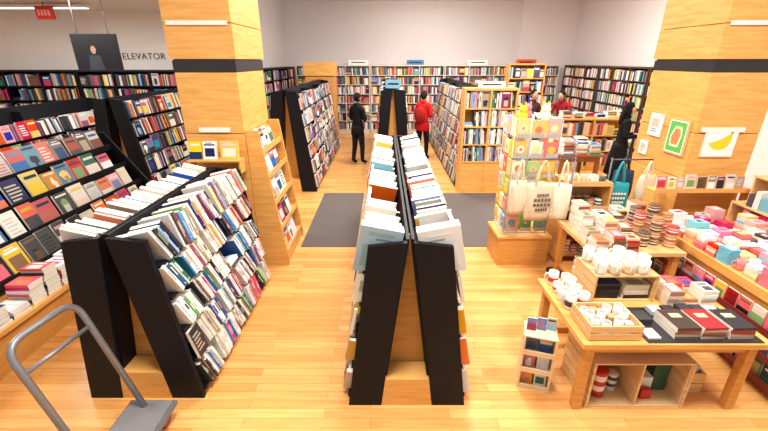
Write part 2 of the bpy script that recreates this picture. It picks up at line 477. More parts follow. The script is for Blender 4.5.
e = empty('book_ledge', (-1.95, 4.38, 1.4)); f = MB(); b = MB()
f.bx(-2.2, -1.62, 4.27, 4.455, 1.44, 1.46, WD2, WOOD)
for xx in (-2.2, -1.64): f.bx(xx, xx + .02, 4.3, 4.455, 1.3, 1.44, WD2, WOOD)
for xx, w in ((-2.12, .14), (-1.96, .15), (-1.74, .2)):
    cover(b, V((xx, 4.33, 1.461)), V((1, 0, 0)), V((0, -math.cos(.15), math.sin(.15))), V((0, math.sin(.15), math.cos(.15))), w, .2, .03, PAL[10:13] + PAL[:3] + PAL[15:17])
f.build('ledge', e); b.build('books', e)

# ---------------------------------------------------------------- left magazine display
e = empty('magazine_display', (-3.8, 3.5, 0)); f = MB(); b = MB()
Y0, Y1 = 1.2, 5.9
f.bx(-4.4, -3.22, Y0, Y1, 0, .36, WD, WOOD); f.bx(-4.42, -3.18, Y0 - .02, Y1 + .02, .36, .4, WD2, WOOD)
for ya in (Y0, Y1 - .03):
    f.prism([(-4.4, .4), (-3.52, .4), (-3.55, .55), (-4.2, 1.5), (-4.4, 1.5)], ya, ya + .03, BLK, BLACK)
f.bx(-4.4, -4.36, Y0 + .03, Y1 - .03, .4, 1.5, BLK, BLACK)
PALM = PALD + PAL[:7] + PAL[7:10] * 2 + PAL[10:17] + [lin((120, 120, 124)), lin((60, 50, 44)), lin((150, 120, 100))]
for k in range(4):
    xx = -3.62 - .17 * k; z = .5 + .26 * k
    f.bx(-4.36, xx, Y0 + .03, Y1 - .03, z - .02, z, BLK, BLACK)
    f.bx(xx, xx + .012, Y0 + .03, Y1 - .03, z - .03, z + .05, BLK, BLACK)
    s = Y0 + .05; c, sn = math.cos(.32), math.sin(.32)
    while s < Y1 - .3:
        w = R.uniform(.17, .24)
        cover(b, V((xx - .02, s + w / 2, z + .002)), V((0, 1, 0)), V((c, 0, sn)), V((-sn, 0, c)), w, R.uniform(.24, .31), .02, PALM); s += w + R.choice((.01, .03, .05))
s = Y0 + .12
while s < Y1 - .1:
    d = R.uniform(.15, .2)
    stack(b, -3.32, s + d / 2, .4, .21, d, R.randint(3, 9), PALD + PAL[10:12] * 3, jit=.05); s += d + .03
f.build('frame', e); b.build('magazines', e)

# ---------------------------------------------------------------- crates, mugs etc
def crate(mb, x0, x1, y0, y1, z0, z1, opening='top', col=WDL, gap=.004):
    t = .012
    n = max(2, int((z1 - z0) / .07))
    def slats_side(xa, xb, ya, yb):
        h = (z1 - z0) / n
        for i in range(n): mb.bx(xa, xb, ya, yb, z0 + i * h + gap, z0 + (i + 1) * h - gap, col, WOOD)
    slats_side(x0, x0 + t, y0, y1); slats_side(x1 - t, x1, y0, y1); slats_side(x0 + t, x1 - t, y1 - t, y1)
    if opening != 'front': slats_side(x0 + t, x1 - t, y0, y0 + t)
    mb.bx(x0 + t, x1 - t, y0 + t, y1 - t, z0, z0 + t, col, WOOD)
    if opening != 'top':
        m_ = 3; w = (y1 - y0) / m_
        for i in range(m_): mb.bx(x0, x1, y0 + i * w + .004, y0 + (i + 1) * w - .004, z1, z1 + t, col, WOOD)
    for cx in (x0 + t, x1 - 2.2 * t):
        for cy in (y0 + t, y1 - 2.2 * t):
            mb.bx(cx, cx + t * 1.2, cy, cy + t * 1.2, z0 + t, z1, col, WOOD)

def mug(mb, x, y, z, r=.042, h=.095, col=WHITE, handle=True, band=None, inner=None):
    prof = [(r * .8, 0), (r * .98, .008), (r, .03), (r, h * .6), (r, h), (r * .9, h), (r * .86, h * .5), (r * .8, .012)]
    mb.lathe((x, y, z), prof, col, n=16, colf=(lambda a: band if (band and a == 2) else (inner if inner and a >= 5 else col)))
    if handle:
        a = R.uniform(2.5, 5.5); dx, dy = math.cos(a), math.sin(a)
        pts = [(x + dx * (r + k * .03), y + dy * (r + k * .03), z + hh * h) for k, hh in ((-.1, .82), (.7, .8), (1, .55), (.75, .28), (-.1, .2))]
        mb.tube(pts, .006, col, COL, 6)

def tin(mb, x, y, z, r, h, c1, c2):
    prof = [(r * .97, 0), (r, .004), (r, h * .25), (r, h * .45), (r, h * .65), (r, h * .86), (r * 1.03, h * .87), (r * 1.03, h * .98), (r * .98, h), (r * .3, h + .002)]
    cs = [c1, c1, c2, c1, c2, c1, c1, c1, c1]
    mb.lathe((x, y, z), prof, c1, n=16, colf=lambda a: cs[min(a, 8)])

# front gift table
e = empty('gift_table', (2.0, 2.7, 0)); f = MB()
TX0, TX1, TY0, TY1, TH = 1.4, 2.74, 2.2, 3.1, .65
f.bx(TX0, TX1, TY0, TY1, TH - .045, TH, WD2, WOOD)
for lx in (TX0 + .05, TX1 - .12):
    for ly in (TY0 + .04, TY1 - .1):
        f.bx(lx, lx + .065, ly, ly + .065, 0, TH - .045, WD, WOOD)
f.bx(TX0 + .07, TX1 - .07, TY0 + .06, TY0 + .085, TH - .12, TH - .045, WD, WOOD)
f.bx(TX0 + .07, TX1 - .07, TY1 - .085, TY1 - .06, TH - .12, TH - .045, WD, WOOD)
f.bx(TX0 + .12, TX1 - .12, TY1 - .09, TY1 - .06, .1, .17, WD, WOOD)
f.build('table', e, bevel=.003)

m = MB()
crate(m, 1.45, 1.82, 2.24, 2.54, TH, TH + .13, gap=.008)
for i in range(4):
    for j in range(3):
        if (i, j) in ((3, 0), (1, 2), (2, 1)):
            m.bx(1.49 + i * .085 - .02, 1.49 + i * .085 + .03, 2.28 + j * .085, 2.33 + j * .085, TH + .013, TH + .11, R.choice([lin((60, 60, 66)), lin((190, 150, 110)), lin((226, 220, 210))])); continue
        mug(m, 1.505 + i * .084, 2.30 + j * .083, TH + .013, .03, R.uniform(.09, .15), WHITE, False, inner=lin((190, 182, 170)))
m.build('crate_of_mugs')
m = MB()
crate(m, 1.7, 2.22, 2.72, 3.06, TH, TH + .23, 'front')
stack(m, 1.84, 2.84, TH + .013, .2, .16, 5, [BLK, lin((60, 60, 66))], jit=.03)
stack(m, 2.08, 2.84, TH + .013, .2, .16, 4, [BLK, lin((40, 60, 60)), lin((200, 190, 170))], jit=.03)
m.build('wooden_crate')
m = MB()
for (xx, yy) in ((1.76, 2.78), (1.87, 2.77), (1.99, 2.78), (2.1, 2.78), (1.8, 2.89), (1.93, 2.9), (2.05, 2.9), (2.16, 2.88), (1.76, 3.0), (1.88, 3.0), (2.02, 3.01)):
    mug(m, xx, yy, TH + .243, .046, R.uniform(.09, .13), WHITE if R.random() < .8 else lin((225, 205, 180)), inner=lin((200, 196, 188)))
m.build('white_mugs')
m = MB()
for (xx, yy) in ((1.49, 2.64), (1.6, 2.66), (1.48, 2.76), (1.59, 2.78), (1.49, 2.88), (1.61, 2.91), (1.5, 3.01), (1.62, 3.02)):
    mug(m, xx, yy, TH, .042, R.uniform(.08, .13), WHITE, band=R.choice([None, None, lin((200, 60, 50)), lin((60, 60, 70))]), inner=lin((205, 200, 192)))
m.build('white_mugs')
m = MB()
m.bx(1.86, 2.68, 2.215, 2.64, TH + .0005, TH + .006, lin((44, 42, 48)))
for xx, cc, nn in ((2.15, lin((60, 50, 46)), 5), (2.34, lin((150, 36, 44)), 5), (2.54, lin((36, 40, 50)), 5)):
    z = TH + .0065
    for i in range(nn):
        M = Matrix.Translation((xx, 2.37, z + .009)) @ Matrix.Rotation(R.uniform(-.05, .05), 4, 'Z')
        c3 = cc if i == nn - 1 else R.choice([lin((190, 170, 150)), lin((120, 104, 90)), lin((150, 60, 54))])
        m.box(M, .175, .23, .018, c3, COL, [PAGE, PAGE, c3, PAGE, c3, c3]); z += .0185
    m.poly([(xx - .04, 2.38, z + .001), (xx + .04, 2.38, z + .001), (xx + .04, 2.43, z + .001), (xx - .04, 2.43, z + .001)], lin((220, 200, 160)))
m.bx(1.88, 1.97, 2.25, 2.36, TH + .007, TH + .02, WHITE); m.bx(1.9, 2.01, 2.42, 2.54, TH + .007, TH + .05, lin((60, 60, 64)))
for q in range(5): m.bx(2.08 + q * .11, 2.17 + q * .11, 2.53, 2.62, TH + .007, TH + R.uniform(.03, .07), R.choice([WHITE, lin((235, 205, 200)), lin((200, 220, 220)), lin((50, 50, 56))]))
m.build('notebook_stacks')
m = MB()
for i in range(3):
    for j in range(2):
        stack(m, 2.34 + i * .14, 2.74 + j * .2, TH, .12, .15, R.randint(3, 7), [lin(c) for c in ((205, 100, 80), (240, 232, 215), (200, 150, 110), (240, 236, 230), (240, 200, 190), (210, 225, 220))], jit=.05)
m.build('gift_box_stacks')
m = MB()
crate(m, 1.55, 2.3, 2.25, 2.68, 0, .42, 'front', lin((230, 196, 146)))
m.bx(1.93, 1.945, 2.27, 2.66, .013, .42, WDL, WOOD)
tin(m, 1.7, 2.4, .014, .06, .24, lin((190, 40, 38)), lin((240, 230, 220))); tin(m, 1.84, 2.45, .014, .045, .16, lin((220, 210, 190)), lin((40, 70, 90)))
tin(m, 1.64, 2.56, .014, .045, .28, lin((40, 40, 44)), lin((200, 180, 120)))
m.bx(2.0, 2.13, 2.39, 2.47, .013, .17, lin((230, 230, 226))); m.bx(2.15, 2.27, 2.42, 2.52, .013, .26, lin((50, 90, 70))); m.bx(2.02, 2.1, 2.33, 2.37, .013, .1, lin((190, 40, 44)))
m.build('merchandise_crate')
m = MB()
crate(m, 2.34, 2.55, 2.4, 2.6, 0, .2, 'top'); m.bx(2.37, 2.43, 2.44, 2.56, .014, .26, lin((240, 210, 90))); m.bx(2.45, 2.52, 2.44, 2.56, .014, .24, lin((200, 220, 230)))
m.build('small_crate')
# crate of cards at the left of the table, turned toward the aisle
e = empty('greeting_card_crate', (1.22, 2.6, 0)); f = MB(); b = MB()
cw = lin((228, 204, 168))
CT = Matrix.Translation((1.11, 2.46, 0)) @ Matrix.Rotation(-.3, 4, 'Z')
def cb(x0, x1, y0, y1, z0, z1): f.box(CT @ Matrix.Translation(((x0 + x1) / 2, (y0 + y1) / 2, (z0 + z1) / 2)), x1 - x0, y1 - y0, z1 - z0, cw, WOOD)
Uc = (CT.to_3x3() @ V((1, 0, 0))); Oc = (CT.to_3x3() @ V((0, -1, .22))).normalized(); Wc = (CT.to_3x3() @ V((0, .22, 1))).normalized()
CW = .27
cb(-.02, -.005, 0, .2, 0, .52); cb(CW - .06, CW - .045, 0, .2, 0, .52); cb(-.005, CW - .06, .185, .2, 0, .52)
for z in (0, .17, .34, .508): cb(-.005, CW - .06, 0, .185, z, z + .012)
for z in (.012, .182, .352):
    cb(-.005, CW - .06, 0, .01, z, z + .03)
    for i in range(2):
        for dd in (.05, .1):
            cover(b, CT @ V((.05 + i * .105, dd, z + .003)), Uc, Oc, Wc, .092, .125, .01, PALT)
for i in range(3):
    cover(b, CT @ V((.03 + i * .075, .08 + .02 * i, .522)), Uc, Oc, Wc, .07, .1, .01, PALT)
f.build('crate', e); b.build('cards', e)

# second table with striped tins
e = empty('tin_table', (2.5, 3.9, 0)); f = MB(); b = MB()
f.bx(2.05, 2.96, 3.4, 4.25, .71, .75, WDL, WOOD)
for lx in (2.08, 2.87):
    for ly in (3.43, 4.16): f.bx(lx, lx + .06, ly, ly + .06, 0, .71, WD, WOOD)
f.bx(2.1, 2.9, 3.5, 4.2, .2, .23, WD, WOOD)
stack(b, 2.3, 3.8, .23, .25, .3, 8, PALW); stack(b, 2.65, 3.8, .23, .25, .3, 10, PALC)
f.build('table', e)
stripe = [(lin((200, 60, 50)), WHITE), (lin((230, 120, 60)), lin((245, 235, 220))), (lin((190, 120, 70)), lin((240, 220, 190))), (lin((90, 70, 60)), lin((230, 210, 180)))]
for (xx, yy, nn) in ((2.62, 3.58, 2), (2.75, 3.62, 4), (2.88, 3.56, 3), (2.66, 3.76, 4), (2.8, 3.79, 5), (2.91, 3.72, 4), (2.7, 3.92, 4), (2.86, 3.93, 3)):
    z = .75
    for i in range(nn):
        c1, c2 = R.choice(stripe); tin(b, xx, yy, z, .052, .072, c1, c2); z += .074
for (xx, yy, nn) in ((2.13, 3.5, 4), (2.28, 3.5, 6), (2.43, 3.5, 5), (2.14, 3.7, 6), (2.3, 3.7, 8), (2.46, 3.7, 6), (2.16, 3.9, 8), (2.32, 3.9, 9), (2.48, 3.9, 8), (2.2, 4.1, 9), (2.4, 4.1, 7), (2.64, 4.12, 8), (2.84, 4.12, 9)):
    stack(b, xx, yy, .75, .12, .16, nn, [lin(c) for c in ((170, 100, 60), (220, 190, 150), (190, 90, 65), (240, 230, 215), (120, 70, 45), (240, 236, 228), (200, 60, 50))], jit=.08)
b.build('tins_and_boxes', e)

# shelf cart
e = empty('shelf_cart', (2.5, 4.8, 0)); f = MB(); b = MB()
for xx in (2.25, 2.79): f.bx(xx, xx + .025, 4.58, 5.0, .05, 1.1, WD2, WOOD)
f.bx(2.275, 2.79, 4.97, 4.99, .05, 1.1, WDL, WOOD)
for z in (.1, .42, .74, 1.06):
    f.bx(2.275, 2.79, 4.58, 4.97, z, z + .02, WDL, WOOD)
    f.bx(2.275, 2.79, 4.58, 4.592, z + .02, z + .06, WDL, WOOD)
for cx in (2.29, 2.76):
    for cy in (4.62, 4.93): f.lathe((cx, cy, 0), [(.025, 0), (.03, .02), (.025, .05)], BLK, n=8)
for z in (.12, .44, .76, 1.08):
    for i in range(5):
        if z == 1.08:
            mug(b, 2.33 + i * .1, 4.7 + R.uniform(-.02, .1), z, .04, .09, R.choice([WHITE, lin((90, 90, 95)), lin((220, 200, 170))]), inner=lin((150, 140, 130)))
        else:
            c1, c2 = R.choice(stripe + [(WHITE, lin((60, 80, 100)))])
            for q in range(R.randint(1, 2)): tin(b, 2.33 + i * .1, 4.69, z + q * .1, .042, .098, c1, c2)
            tin(b, 2.33 + i * .1, 4.81, z, .042, .11, c2, c1)
f.build('cart', e); b.build('tins', e)

# ---------------------------------------------------------------- tote bags
def tote(name, cx, cy, zb, w, h, col, yaw=0, ink=None, strap=.28, parent=None):
    m = MB(); rings = []
    T = Matrix.Translation((cx, cy, zb)) @ Matrix.Rotation(yaw, 4, 'Z')
    for k in range(9):
        t = k / 8; ww = w * (.46 + .06 * math.sin(t * 2.6)); dd = .05 * math.sin(.35 + t * 2.4) + .008
        ring = []
        for i in range(24):
            a = 2 * math.pi * i / 24
            ca, sa = math.cos(a), math.sin(a)
            px = ww * math.copysign(abs(ca) ** .5, ca); py = dd * math.copysign(abs(sa) ** .7, sa)
            py += .011 * math.sin(i * 1.3 + t * 5) * (1 if abs(sa) > .3 else 0)
            ring.append(T @ V((px, py, t * h + .01 * math.cos(px * 20) * t)))
        rings.append(ring)
    m.loft(rings, col, CLOTH)
    for sy in (-1, 1):
        pts = []
        for k in range(9):
            a = math.pi * k / 8
            pts.append(T @ V((-math.cos(a) * w * .24 * (1 - .5 * math.sin(a)), sy * (.022 - .018 * math.sin(a)), h - .03 + math.sin(a) * strap)))
        m.tube(pts, .009, col, CLOTH, 6)
    if ink:
        for j in range(4):
            z0 = h * (.68 - .13 * j); hw = w * R.uniform(.2, .33)
            n = 5
            for q in range(n):
                u = -hw + 2 * hw * q / n
                m.poly([T @ V(p) for p in ((u, -.072, z0), (u + hw * .3, -.072, z0), (u + hw * .3, -.072, z0 + h * .07), (u, -.072, z0 + h * .07))], ink)
    return m.build(name, parent)
CREAM = lin((226, 210, 182))
m = MB()
m.tube([(2.18, 4.36, .03), (2.18, 4.36, 1.47)], .012, lin((110, 110, 115)))
m.tube([(2.18, 4.36, 1.46), (1.45, 4.36, 1.46)], .01, lin((110, 110, 115)))
m.lathe((2.16, 4.36, 0), [(.09, 0), (.09, .015), (.02, .03)], lin((60, 60, 64)), METAL, n=18)
m.build('bag_rail')
tote('tote_bag', 1.84, 4.35, .72, .36, .46, CREAM, .08, lin((90, 80, 70)), .29)
tote('tote_bag', 2.06, 4.3, .74, .2, .44, lin((236, 226, 206)), -.3, None, .3)
tote('tote_bag', 1.57, 4.34, .8, .2, .4, lin((232, 220, 192)), .3, None, .28)
m = MB()
m.tube([(2.9, 4.86, .03), (2.9, 4.86, 1.35)], .012, lin((90, 90, 95)))
m.tube([(2.9, 4.86, 1.33), (3.42, 4.86, 1.33)], .009, lin((90, 90, 95)))
m.lathe((2.95, 4.9, 0), [(.1, 0), (.1, .015), (.02, .03)], lin((60, 60, 64)), METAL, n=18)
m.build('bag_stand')
tote('tote_bag', 2.97, 4.74, .62, .28, .44, lin((50, 160, 170)), 0, WHITE, .3)
tote('tote_bag', 3.32, 4.74, .72, .24, .44, CREAM, .3, None, .2)
tote('tote_bag', 3.14, 4.95, .75, .26, .42, lin((50, 60, 80)), 0, None, .2)

# ---------------------------------------------------------------- spinner rack
e = empty('spinner_rack', (1.8, 4.8, 0)); f = MB(); b = MB()
f.bx(1.47, 2.12, 4.53, 5.03, 0, .38, WD, WOOD); f.bx(1.45, 2.14, 4.51, 5.04, .38, .41, WD2, WOOD)
SX0, SX1, SY0, SY1 = 1.52, 2.06, 4.56, 5.0
f.tube([(1.79, 4.78, .41), (1.79, 4.78, 1.9)], .018, lin((200, 200, 200)))
for z in (.45, 1.86):
    f.tube([(SX0, SY0, z), (SX1, SY0, z), (SX1, SY1, z), (SX0, SY1, z), (SX0, SY0, z)], .006, lin((210, 210, 210)))
for px, py in ((SX0, SY0), (SX1, SY0), (SX1, SY1), (SX0, SY1)):
    f.tube([(px, py, .45), (px, py, 1.86)], .006, lin((210, 210, 210)))
bright = [lin(c) for c in ((250, 215, 60), (245, 140, 150), (110, 190, 200), (240, 110, 70), (250, 245, 235), (160, 205, 110), (240, 180, 190), (250, 240, 190), (255, 225, 100), (240, 236, 226), (250, 200, 80), (255, 235, 130))]
def bcov(P, U, O, w):
    col = pick(bright)
    h = R.uniform(.16, .22)
    b.box(frame(U, O, V((0, 0, 1)), P + V((0, 0, h / 2)) - O * .01), w, .02, h, col)
    cc = P + O * .0015 + V((0, 0, h * .45)); n = 10; a1 = pick(bright); a2 = pick(bright)
    b.poly([cc + U * (math.cos(6.283 * i / n) * w * .3) + V((0, 0, math.sin(6.283 * i / n) * w * .3)) for i in range(n)], a1)
    b.poly([cc + O * .001 + U * (math.cos(6.283 * i / n) * w * .14) + V((0, 0, math.sin(6.283 * i / n) * w * .14)) for i in range(n)], a2)
for z in [.5 + .235 * i for i in range(6)]:
    for i in range(3):
        cx = SX0 + .09 + i * .18
        bcov(V((cx, SY0 - .005, z)), V((1, 0, 0)), V((0, -1, 0)), .15)
        bcov(V((SX0 - .005, SY0 + .08 + i * .15, z)), V((0, 1, 0)), V((-1, 0, 0)), .13)
        bcov(V((SX1 + .005, SY0 + .08 + i * .15, z)), V((0, 1, 0)), V((1, 0, 0)), .13)
        f.bx(cx - .07, cx + .07, SY0 - .045, SY0 - .04, z - .01, z + .04, lin((200, 200, 200)), METAL); f.bx(cx - .07, cx + .07, SY0 - .045, SY0, z - .012, z - .008, lin((200, 200, 200)), METAL)
for (px, py, pz, pc) in ((1.62, 4.68, 1.89, bright[0]), (1.9, 4.7, 1.89, bright[4]), (1.75, 4.9, 1.89, bright[1]), (1.98, 4.92, 1.89, bright[0])):
    b.ell(Matrix.Translation((px, py, pz)), .065, .055, .06, pc, CLOTH); b.ell(Matrix.Translation((px, py - .01, pz + .08)), .05, .045, .045, pc, CLOTH)
    for sx in (-1, 1): b.ell(Matrix.Translation((px + sx * .032, py, pz + .125)), .014, .011, .022, pc, CLOTH, 8, 6)
f.build('stand', e); b.build('cards_and_toys', e)

# ---------------------------------------------------------------- gift display, right
e = empty('gift_display', (3.7, 3.1, 0)); f = MB(); b = MB()
f.bx(3.1, 4.35, 1.9, 4.18, 0, .7, WD, WOOD); f.bx(3.06, 4.38, 1.86, 4.2, .7, .78, WD2, WOOD)
redp = [lin(c) for c in ((190, 40, 44), (230, 90, 60), (245, 230, 210), (60, 110, 90), (250, 190, 60), (40, 40, 50), (235, 120, 140))]
for k in range(3):
    z = .08 + .2 * k
    f.bx(3.03, 3.1, 1.9, 4.15, z - .015, z, lin((150, 60, 50)), COL); f.bx(3.02, 3.03, 1.9, 4.15, z - .015, z + .04, lin((120, 40, 40)), COL)
    s = 1.95
    while s < 4.05:
        cover(b, V((3.05, s + .06, z + .001)), V((0, 1, 0)), V((-1, 0, 0)), V((0, 0, 1)), .115, .16, .014, redp); s += .13
pinks = [lin(c) for c in ((238, 140, 166), (235, 200, 195), (250, 240, 235), (215, 60, 84), (245, 235, 225), (226, 120, 136), (250, 250, 248), (205, 60, 60), (240, 180, 140), (110, 185, 205), (250, 225, 210), (240, 236, 230), (250, 230, 150), (236, 180, 190), (70, 70, 80))]
yy = 1.95
while yy < 4.04:
    xx = 3.09
    while xx < 3.86:
        w = R.uniform(.07, .15); d = R.uniform(.1, .13); n = R.randint(1, 5)
        z = .78; c = pick(pinks); same = R.random() < .6
        if R.random() < .12:
            mug(b, xx + .05, yy + .06, z, .04, .1, c); xx += .11; continue
        for i in range(n):
            hh = R.uniform(.02, .045)
            M = Matrix.Translation((xx + w / 2, yy + d / 2, z + hh / 2)) @ Matrix.Rotation(R.uniform(-.08, .08), 4, 'Z')
            b.box(M, w, d, hh, c if same else pick(pinks)); z += hh + .0005
        c2 = pick(pinks); k = R.uniform(.15, .4)
        b.poly([M @ V(p) for p in ((-w * k, -d * .25, hh / 2 + .001), (w * k, -d * .25, hh / 2 + .001), (w * k, d * .25, hh / 2 + .001), (-w * k, d * .25, hh / 2 + .001))], c2)
        xx += w + .015
    yy += .145
f.bx(3.95, 4.35, 1.9, 4.18, 1.0, 1.02, WDL, WOOD); f.bx(4.31, 4.35, 1.9, 4.18, .78, 1.6, WDL, WOOD); f.bx(4.1, 4.31, 1.9, 4.18, 1.3, 1.32, WDL, WOOD)
for yb in (1.9, 3.0, 4.16): f.bx(3.95, 4.31, yb, yb + .02, .78, 1.0, WDL, WOOD); f.bx(4.12, 4.31, yb, yb + .02, 1.02, 1.3, WDL, WOOD)
for z, x0, nn in ((1.02, 4.03, 2), (1.32, 4.2, 1), (.78, 4.05, 1)):
    s = 1.95
    while s < 4.0:
        w = R.uniform(.07, .14); hh = R.uniform(.1, .2)
        b.bx(x0 - .06, x0 + .06, s, s + w - .01, z, z + hh, pick(pinks[:4] + pinks + [pinks[3], pinks[5]])); s += w
f.build('display', e); b.build('gift_boxes', e)
tote('shoulder_bag', 3.5, 2.85, 1.0, .2, .18, lin((28, 28, 34)), .3, None, .12)

# ledge on right column
e = empty('card_ledge', (3.7, 4.35, 1.1)); f = MB(); b = MB()
f.bx(3.12, 4.3, 4.28, 4.45, 1.08, 1.1, WD2, WOOD); f.bx(3.12, 4.3, 4.27, 4.28, 1.08, 1.13, WD2, WOOD)
f.bx(3.12, 3.14, 4.28, 4.45, .0, 1.08, WD2, WOOD); f.bx(4.28, 4.3, 4.28, 4.45, .0, 1.08, WD2, WOOD)
s = 3.18
while s < 4.2:
    w = R.uniform(.08, .12)
    cover(b, V((s + w / 2, 4.36, 1.101)), V((1, 0, 0)), V((0, -1, .1)).normalized(), V((0, .1, 1)).normalized(), w, R.uniform(.12, .17), .015, bright + PALW); s += w + .02
f.build('ledge', e); b.build('cards', e)

# posters on right column
def poster(name, org, U, w, h, kind):
    m = MB(); U = V(U); W = V((0, 0, 1)); O = U.cross(W); O.normalize(); o = V(org)
    m.box(frame(U, O, W, o), w, .02, h, lin((214, 176, 118)) if kind == 'melon' else WHITE)
    def pl(pts, c, e): m.poly([o + O * (.0105 + e) + U * (a * w) + W * (b_ * h) for a, b_ in pts], c)
    pl([(-.44, -.45), (.44, -.45), (.44, .45), (-.44, .45)], lin((250, 250, 246)), .001)
    if kind == 'melon':
        pl([(-.4, -.42), (.4, -.42), (.4, .42), (-.4, .42)], lin((90, 190, 80)), .002)
        pl([(-.24, -.28), (.2, -.28), (.28, .1), (.2, .3), (-.12, .3), (-.28, 0)], lin((240, 240, 200)), .003)
        pl([(-.18, -.22), (.14, -.22), (.22, .08), (.14, .24), (-.08, .24), (-.22, 0)], lin((238, 140, 90)), .004)
        for a, c in ((-.08, -.08), (.06, .05), (-.02, .13), (.07, -.12)): pl([(a - .02, c), (a, c - .03), (a + .02, c), (a, c + .03)], lin((30, 30, 30)), .005)
    elif kind == 'banana':
        for k in range(10):
            q = []
            for kk in (k, k + 1):
                t = math.pi * (kk / 10)
                q.append(((-.38 * math.cos(t)), .12 - .5 * math.sin(t)))
            r_ = []
            for kk in (k + 1, k):
                t = math.pi * (kk / 10)
                r_.append(((-.38 * math.cos(t)), .12 - .1 * math.sin(t)))
            rot = lambda p: (p[0] * .85 - p[1] * .4, p[0] * .5 + p[1] * .85 + .1)
            pl([rot(p) for p in q + r_], lin((250, 208, 40)), .003)
        pl([(.24, .34), (.32, .3), (.36, .43), (.28, .44)], lin((120, 90, 30)), .004)
    else:
        pl([(-.3, -.1), (.3, -.1), (.3, .3), (-.3, .3)], lin((200, 190, 170)), .003)
        for j in range(2): pl([(-.3, -.2 - .1 * j), (.2, -.2 - .1 * j), (.2, -.16 - .1 * j), (-.3, -.16 - .1 * j)], lin((90, 90, 90)), .003)
    return m.build(name)
poster('watermelon_print', (3.545, 4.74, 1.64), (0, -1, 0), .34, .42, 'melon')
poster('banana_print', (3.86, 4.485, 1.62), (1, 0, 0), .37, .33, 'banana')
poster('small_print', (3.545, 5.16, 1.72), (0, -1, 0), .24, .28, 'x')
poster('small_print', (3.545, 5.3, 1.4), (0, -1, 0), .16, .18, 'x')
m = MB(); m.bx(4.1, 4.26, 4.34, 4.455, 2.6, 2.84, BLK); m.lathe((4.18, 4.34, 2.72), [(.06, 0), (.05, .008)], lin((60, 60, 60)), M=Matrix.Rotation(math.pi / 2, 4, 'X')); m.build('wall_speaker')

# ---------------------------------------------------------------- rear book tables
e = empty('book_table', (3.8, 7.8, 0)); f = MB(); b = MB()
f.bx(3.4, 4.26, 7.4, 8.25, .76, .8, WDD, WOOD); f.bx(3.45, 4.2, 7.45, 8.2, .66, .76, WDD, WOOD)
for lx in (3.45, 4.14):
    for ly in (7.45, 8.13): f.bx(lx, lx + .07, ly, ly + .07, 0, .66, WDD, WOOD)
for i in range(3):
    for j in range(3): stack(b, 3.55 + i * .26, 7.55 + j * .27, .8, .2, .22, R.randint(3, 11), PAL)
f.build('table', e); b.build('books', e)
e = empty('book_table', (3.05, 8.3, 0)); f = MB(); b = MB()
f.bx(2.75, 3.3, 7.9, 9.0, .72, .76, WD2, WOOD)
for lx in (2.78, 3.21):
    for ly in (7.93, 8.91): f.bx(lx, lx + .06, ly, ly + .06, 0, .72, WD2, WOOD)
for i in range(2):
    for j in range(4): stack(b, 2.9 + i * .25, 8.03 + j * .26, .76, .2, .22, R.randint(2, 7), PALT)
f.build('table', e); b.build('books', e)

# ---------------------------------------------------------------- platform trolley (bottom left)
m = MB(); G = lin((136, 136, 140))
def arc(p0, p1, p2, n=6):
    p0, p1, p2 = V(p0), V(p1), V(p2)
    return [p0 * (1 - t) ** 2 + p1 * 2 * t * (1 - t) + p2 * t * t for t in [i / n for i in range(n + 1)]]
a0, a1 = V((-1.83, 1.68, .17)), V((-1.74, 2.12, .17)); t0, t1 = V((-2.14, 1.76, 1.0)), V((-2.08, 2.22, 1.0))
d0 = (t0 - a0).normalized(); ed = (t1 - t0).normalized()
pts = [a0, t0 - d0 * .12] + arc(t0 - d0 * .12, t0, t0 + ed * .12)[1:] + arc(t1 - ed * .12, t1, t1 + (a1 - t1).normalized() * .12) + [a1]
m.tube(pts, .021, G, METAL, 12)
m.tube([a0.lerp(t0, .78), a1.lerp(t1, .78)], .014, G, METAL, 8)
m.bx(-1.86, -1.56, 1.4, 2.17, .145, .17, lin((150, 150, 154)), METAL); m.bx(-1.88, -1.54, 1.38, 2.19, .12, .15, lin((100, 100, 104)), COL)
for cx in (-1.80, -1.6):
    for cy in (1.5, 2.1):
        m.lathe((cx - .015, cy, .05), [(.048, 0), (.05, .005), (.05, .025), (.048, .03)], lin((150, 40, 40)), COL, 14, M=Matrix.Rotation(math.pi / 2, 4, 'Y'))
        m.bx(cx - .02, cx + .02, cy - .015, cy + .015, .098, .125, G, METAL)
m.build('platform_trolley')

# ---------------------------------------------------------------- signs & ceiling fixtures
e = empty('hanging_sign', (-4.75, 7.0, 2.3)); f = MB()
f.bx(-5.12, -4.38, 6.98, 7.02, 2.33, 2.9, BLK)
f.poly([(-4.92, 6.978, 2.35), (-4.66, 6.978, 2.35), (-4.7, 6.978, 2.58), (-4.88, 6.978, 2.58)], lin((46, 50, 62)))
f.poly([(-4.79 + .045 * math.cos(k), 6.976, 2.66 + .065 * math.sin(k)) for k in [i * .5236 for i in range(12)]], lin((150, 120, 104)))
for xx in (-5.0, -4.5): f.tube([(xx, 7.0, 2.9), (xx, 7.0, 3.5)], .005, G)
f.build('panel', e)
e = empty('exit_sign', (-6.2, 8.0, 3.2)); f = MB(); f.bx(-6.35, -6.05, 7.97, 8.03, 3.2, 3.42, lin((200, 40, 36)))
for i in range(4): f.bx(-6.31 + i * .062, -6.27 + i * .062, 7.96, 7.97, 3.26, 3.36, lin((235, 150, 140)))
f.tube([(-6.2, 8, 3.42), (-6.2, 8, 3.5)], .01, G); f.build('sign', e)
